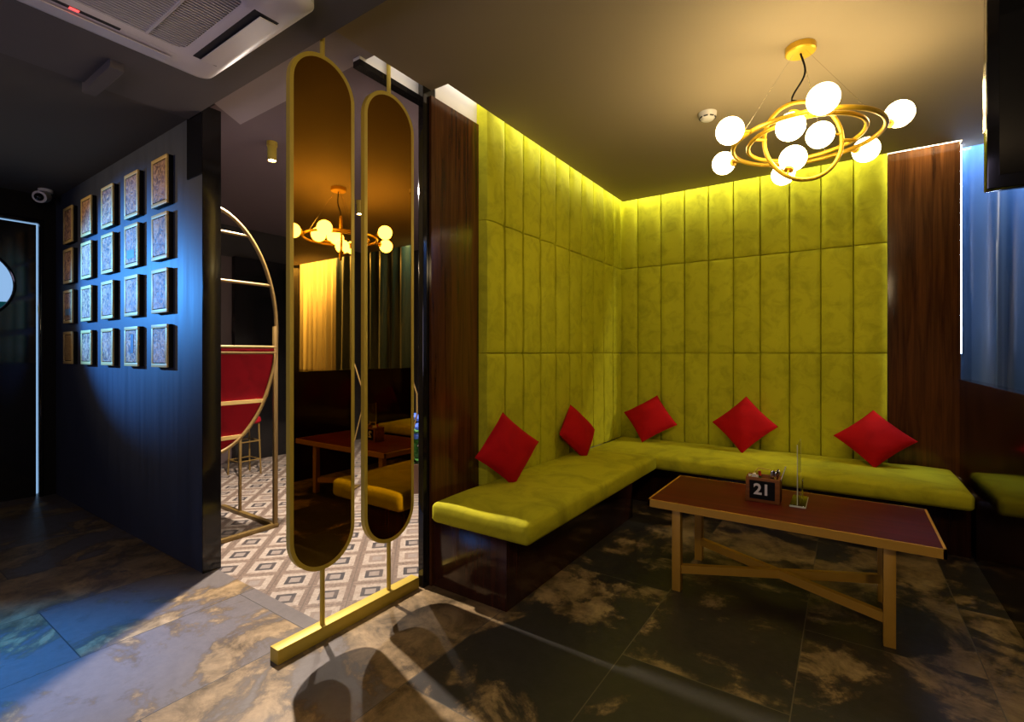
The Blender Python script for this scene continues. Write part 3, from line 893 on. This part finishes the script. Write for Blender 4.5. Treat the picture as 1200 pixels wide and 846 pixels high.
for r_i in range(4):
    proto = plaque(rowh[r_i])
    row = [proto] + [copy_tree(proto) for _ in range(4)]
    for c_i in range(5):
        o = row[c_i]
        o.location = (colx[c_i], 1.318, rowz[r_i])
        extra = ''
        if (r_i, c_i) == (3, 0):
            extra = 'ochre '
            for ch in o.children:
                if ch.name.startswith('relief'):
                    ch.data = ch.data.copy(); ch.data.materials[0] = M['relief_ochre']
        inl = {(1, 3): (-0.075, 0.06, -0.09, -0.03), (2, 0): (-0.06, 0.075, -0.075, -0.02), (3, 3): (0.0, 0.05, -0.045, 0.085)}.get((r_i, c_i))
        if inl:
            ii = link('inlay', B(inl[0], inl[1], -0.004, -0.001, inl[2], inl[3]), M['relief_blue'], o); ii['label'] = 'slate blue inlay'
        o['label'] = 'gilt framed %scarved plaque%s, %s, %s from the left' % (extra, ' with a slate blue inlay' if inl else '', rn[r_i], cn[c_i])
        o['category'] = 'plaque'

# ------------------------------------------------------------------ curtains, LED strip, television
def curtain(name, x0, x1, y, z0, z1, pitch, amp, mat, label, seed):
    rnd = random.Random(seed); bm = bmesh.new(); n = int((x1 - x0) / pitch * 10); rows = 26; g = []
    ph = [rnd.uniform(-0.7, 0.7) for _ in range(60)]
    for i in range(rows + 1):
        f = i / rows; z = z1 + (z0 - z1) * f; row = []
        for j in range(n + 1):
            s = (x1 - x0) * j / n; q = s / pitch
            d_ = amp * math.sin(2 * PI * q + ph[int(q) % 60] * 0.6 * math.sin(PI * (q % 1))) * (0.55 + 0.45 * f)
            d_ += amp * 0.35 * math.sin(2 * PI * q * 0.43 + seed + f * 1.2)
            row.append(bm.verts.new((x0 + s + 0.01 * f * math.sin(q * 9), y + d_, z)))
        g.append(row)
    for i in range(rows):
        for j in range(n):
            bm.faces.new((g[i][j], g[i][j + 1], g[i + 1][j + 1], g[i + 1][j]))
    o = link(name, bm, mat)
    s = o.modifiers.new('thickness', 'SOLIDIFY'); s.thickness = 0.004
    return tag(o, label, 'curtain')


curtain('curtain', 0.70, 2.90, 4.96, 0.955, 2.90, 0.23, 0.055, M['curtain_blue'], 'blue satin curtain beyond the walnut panel and lit strip', 3)
curtain('curtain', 2.92, 3.93, 4.97, 0.955, 2.90, 0.13, 0.035, M['curtain_cream'], 'cream pleated curtain reflected in the first bronze mirror', 5)
tag(link('led_strip', B(0.667, 0.672, 4.677, 4.682, 1.30, 2.80), M['led']), 'glowing white vertical light strip beside the walnut panel', 'light strip')

t = thing('television', 'black flat television hanging from the ceiling, cut by the right edge', 'television', (0.92, 2.10, 1.811))
link('casing', B(-0.56, 0.56, 0.0, 0.045, 0.0, 0.66, bev=0.004), M['black_gloss'], t)
link('screen', B(-0.532, 0.532, -0.003, 0.001, 0.04, 0.632), M['screen'], t)
bm = bmesh.new(); box(bm, -0.562, -0.558, 0.004, 0.04, 0.19, 0.40)
link('chrome_trim', bm, M['steel'], t)['label'] = 'chrome edge trim'
bm = bmesh.new(); tube(bm, [(0, 0.07, 0.3), (0, 0.07, 2.778 - 1.811)], 0.02, 12); box(bm, -0.15, 0.15, 0.045, 0.075, 0.2, 0.4)
link('ceiling_bracket', bm, M['black_matt'], t)

# ------------------------------------------------------------------ back room furniture
t = thing('hoop_seat', 'gold hoop-framed seat with red upholstery behind the black wall', 'seat', (-3.53, 1.53, 0))
def hoop_pt(a):
    return (0.50 * math.cos(a), 1.455 + 0.85 * math.sin(a))
for xx, nm, sweep in ((0.0, 'front_hoop', 180), (-0.52, 'rear_hoop', 82)):
    pts = [(xx, *hoop_pt(R(-90 + sweep * i / 40))) for i in range(41)]
    link(nm, tube(bmesh.new(), pts, 0.014, 10), M['gold_aged'], t)
for z in (2.135, 1.80):
    a = math.asin((z - 1.455) / 0.85)
    link('rung', tube(bmesh.new(), [(0, 0, z), (0, 0.50 * math.cos(a), z)], 0.011, 10), M['gold_aged'], t)
for z in (1.345, 1.305):
    a = math.asin((z - 1.455) / 0.85)
    link('rung', tube(bmesh.new(), [(0.004, 0, z), (0.004, 0.50 * math.cos(a), z)], 0.011, 10), M['gold_aged'], t)
# red back panel filling the lower half of the hoop
bm = bmesh.new(); top_a = math.asin((1.33 - 1.455) / 0.85)
prof = [(0.0, 1.33)] + [hoop_pt(top_a + (R(-90) - top_a) * i / 20) for i in range(21)]
A_ = [bm.verts.new((-0.004, p[0] * 0.985, p[1])) for p in prof]; C_ = [bm.verts.new((-0.05, p[0] * 0.985, p[1])) for p in prof]
bm.faces.new(A_); bm.faces.new(C_[::-1])
for i in range(len(prof)):
    j = (i + 1) % len(prof); bm.faces.new((A_[i], A_[j], C_[j], C_[i]))
link('back_panel', bm, M['red_seat'], t)
bm = bmesh.new(); box(bm, -0.05, 0.012, 0.0, 0.485, 1.308, 1.342, 0.014, 3)
link('back_roll', bm, M['red_seat'], t)
bm = bmesh.new(); box(bm, -0.50, -0.05, 0.0, 0.40, 0.80, 0.90, 0.03, 3)
link('seat_pad', bm, M['red_seat'], t)
for z in (0.955, 0.715):
    a = math.asin((z - 1.455) / 0.85)
    link('back_band', B(-0.006, 0.006, 0, 0.49 * math.cos(a), z - 0.013, z + 0.013), M['gilt'], t)
link('post', B(-0.013, 0.013, 0.475, 0.505, 0, 1.50, bev=0.002), M['gold_aged'], t)
link('post', B(-0.525, -0.505, 0.48, 0.50, 0, 0.95, bev=0.002), M['gold_aged'], t)
bm = bmesh.new(); box(bm, -0.018, 0.018, -0.04, 0.508, 0, 0.03, 0.003); box(bm, -0.80, -0.018, 0.472, 0.508, 0, 0.03, 0.003)
link('base_frame', bm, M['gold_aged'], t)

t = thing('bar_stool', 'gold wire stool far back on the diamond floor, seen under the hoop seat', 'stool', (-5.35, 2.72, 0))
for (a, b2) in ((-0.1, -0.1), (0.1, -0.1), (-0.1, 0.1), (0.1, 0.1)):
    link('leg', tube(bmesh.new(), [(a * 1.15, b2 * 1.15, 0), (a, b2, 0.55)], 0.009, 8), M['gold_aged'], t)
for z in (0.16, 0.36):
    link('footrest', tube(bmesh.new(), [(-0.11, -0.11, z), (0.11, -0.11, z), (0.11, 0.11, z), (-0.11, 0.11, z)], 0.007, 8, True), M['gold_aged'], t)
link('seat', lathe(bmesh.new(), [(0, 0.55), (0.15, 0.55), (0.16, 0.57), (0.15, 0.61), (0, 0.615)], 28), M['red_seat'], t)


def wire_stand(x_, y_, label, k):
    t = thing('wire_stand', label, 'wire stand', (x_, y_, 0), R(30), 'gold hexagon wire stands in the tiled room')
    pts = [(-0.14, 0.46), (0.14, 0.46), (0.22, 0.78), (0.22, 0.95), (0.14, 1.20), (-0.14, 1.20), (-0.22, 0.95), (-0.22, 0.78)]
    bm = bmesh.new()
    for p, q in zip(pts, pts[1:] + pts[:1]):
        tube(bm, [(p[0], 0, p[1]), (q[0], 0, q[1])], 0.007, 8)
    link('hexagon', bm, M['gold_aged'], t)
    for a in (-0.12, 0.12):
        link('leg', tube(bmesh.new(), [(a, 0, 0.015), (a, 0, 0.46)], 0.008, 8), M['gold_aged'], t)
    link('base', B(-0.16, 0.16, -0.1, 0.1, 0, 0.016, bev=0.003), M['gold_aged'], t)
    return t


wire_stand(-4.02, 2.95, 'gold hexagon wire stand glimpsed in the gap between the two mirrors', 0)
wire_stand(-3.22, 2.88, 'gold hexagon wire stand glimpsed between the second mirror and black jamb', 1)

t = thing('potted_plant', 'leafy plant with blue flowers glimpsed between the second mirror and black jamb', 'plant', (-3.36, 3.30, 0))
link('pot', lathe(bmesh.new(), [(0, 0), (0.10, 0), (0.14, 0.26), (0.15, 0.28), (0.13, 0.28), (0, 0.25)], 24), M['terracotta'], t)
bm = bmesh.new(); rnd = random.Random(4)
def leaf(bm, base, az, el, L, w):
    d_ = Vector((math.cos(az) * math.cos(el), math.sin(az) * math.cos(el), math.sin(el))); s = d_.cross(Vector((0, 0, 1))).normalized()
    b0 = Vector(base); pr_ = None
    for i in range(5):
        f = i / 4; c = b0 + d_ * (L * f) - Vector((0, 0, 0.25 * L * f * f)); ww = w * math.sin(PI * (0.12 + 0.83 * f))
        cur = (bm.verts.new(c - s * ww), bm.verts.new(c + Vector((0, 0, -0.15 * ww))), bm.verts.new(c + s * ww))
        if pr_:
            bm.faces.new((pr_[0], pr_[1], cur[1], cur[0])); bm.faces.new((pr_[1], pr_[2], cur[2], cur[1]))
        pr_ = cur
for i in range(46):
    leaf(bm, (rnd.uniform(-0.05, 0.05), rnd.uniform(-0.05, 0.05), rnd.uniform(0.26, 0.55)), rnd.uniform(0, 2 * PI), rnd.uniform(0.1, 1.2), rnd.uniform(0.15, 0.28), 0.035)
link('foliage', bm, M['plant'], t)
bm = bmesh.new()
for i in range(12):
    sphere(bm, (rnd.uniform(-0.16, 0.16), rnd.uniform(-0.16, 0.16), rnd.uniform(0.48, 0.72)), 0.035, 8)
link('flowers', bm, M['blue_petal'], t)
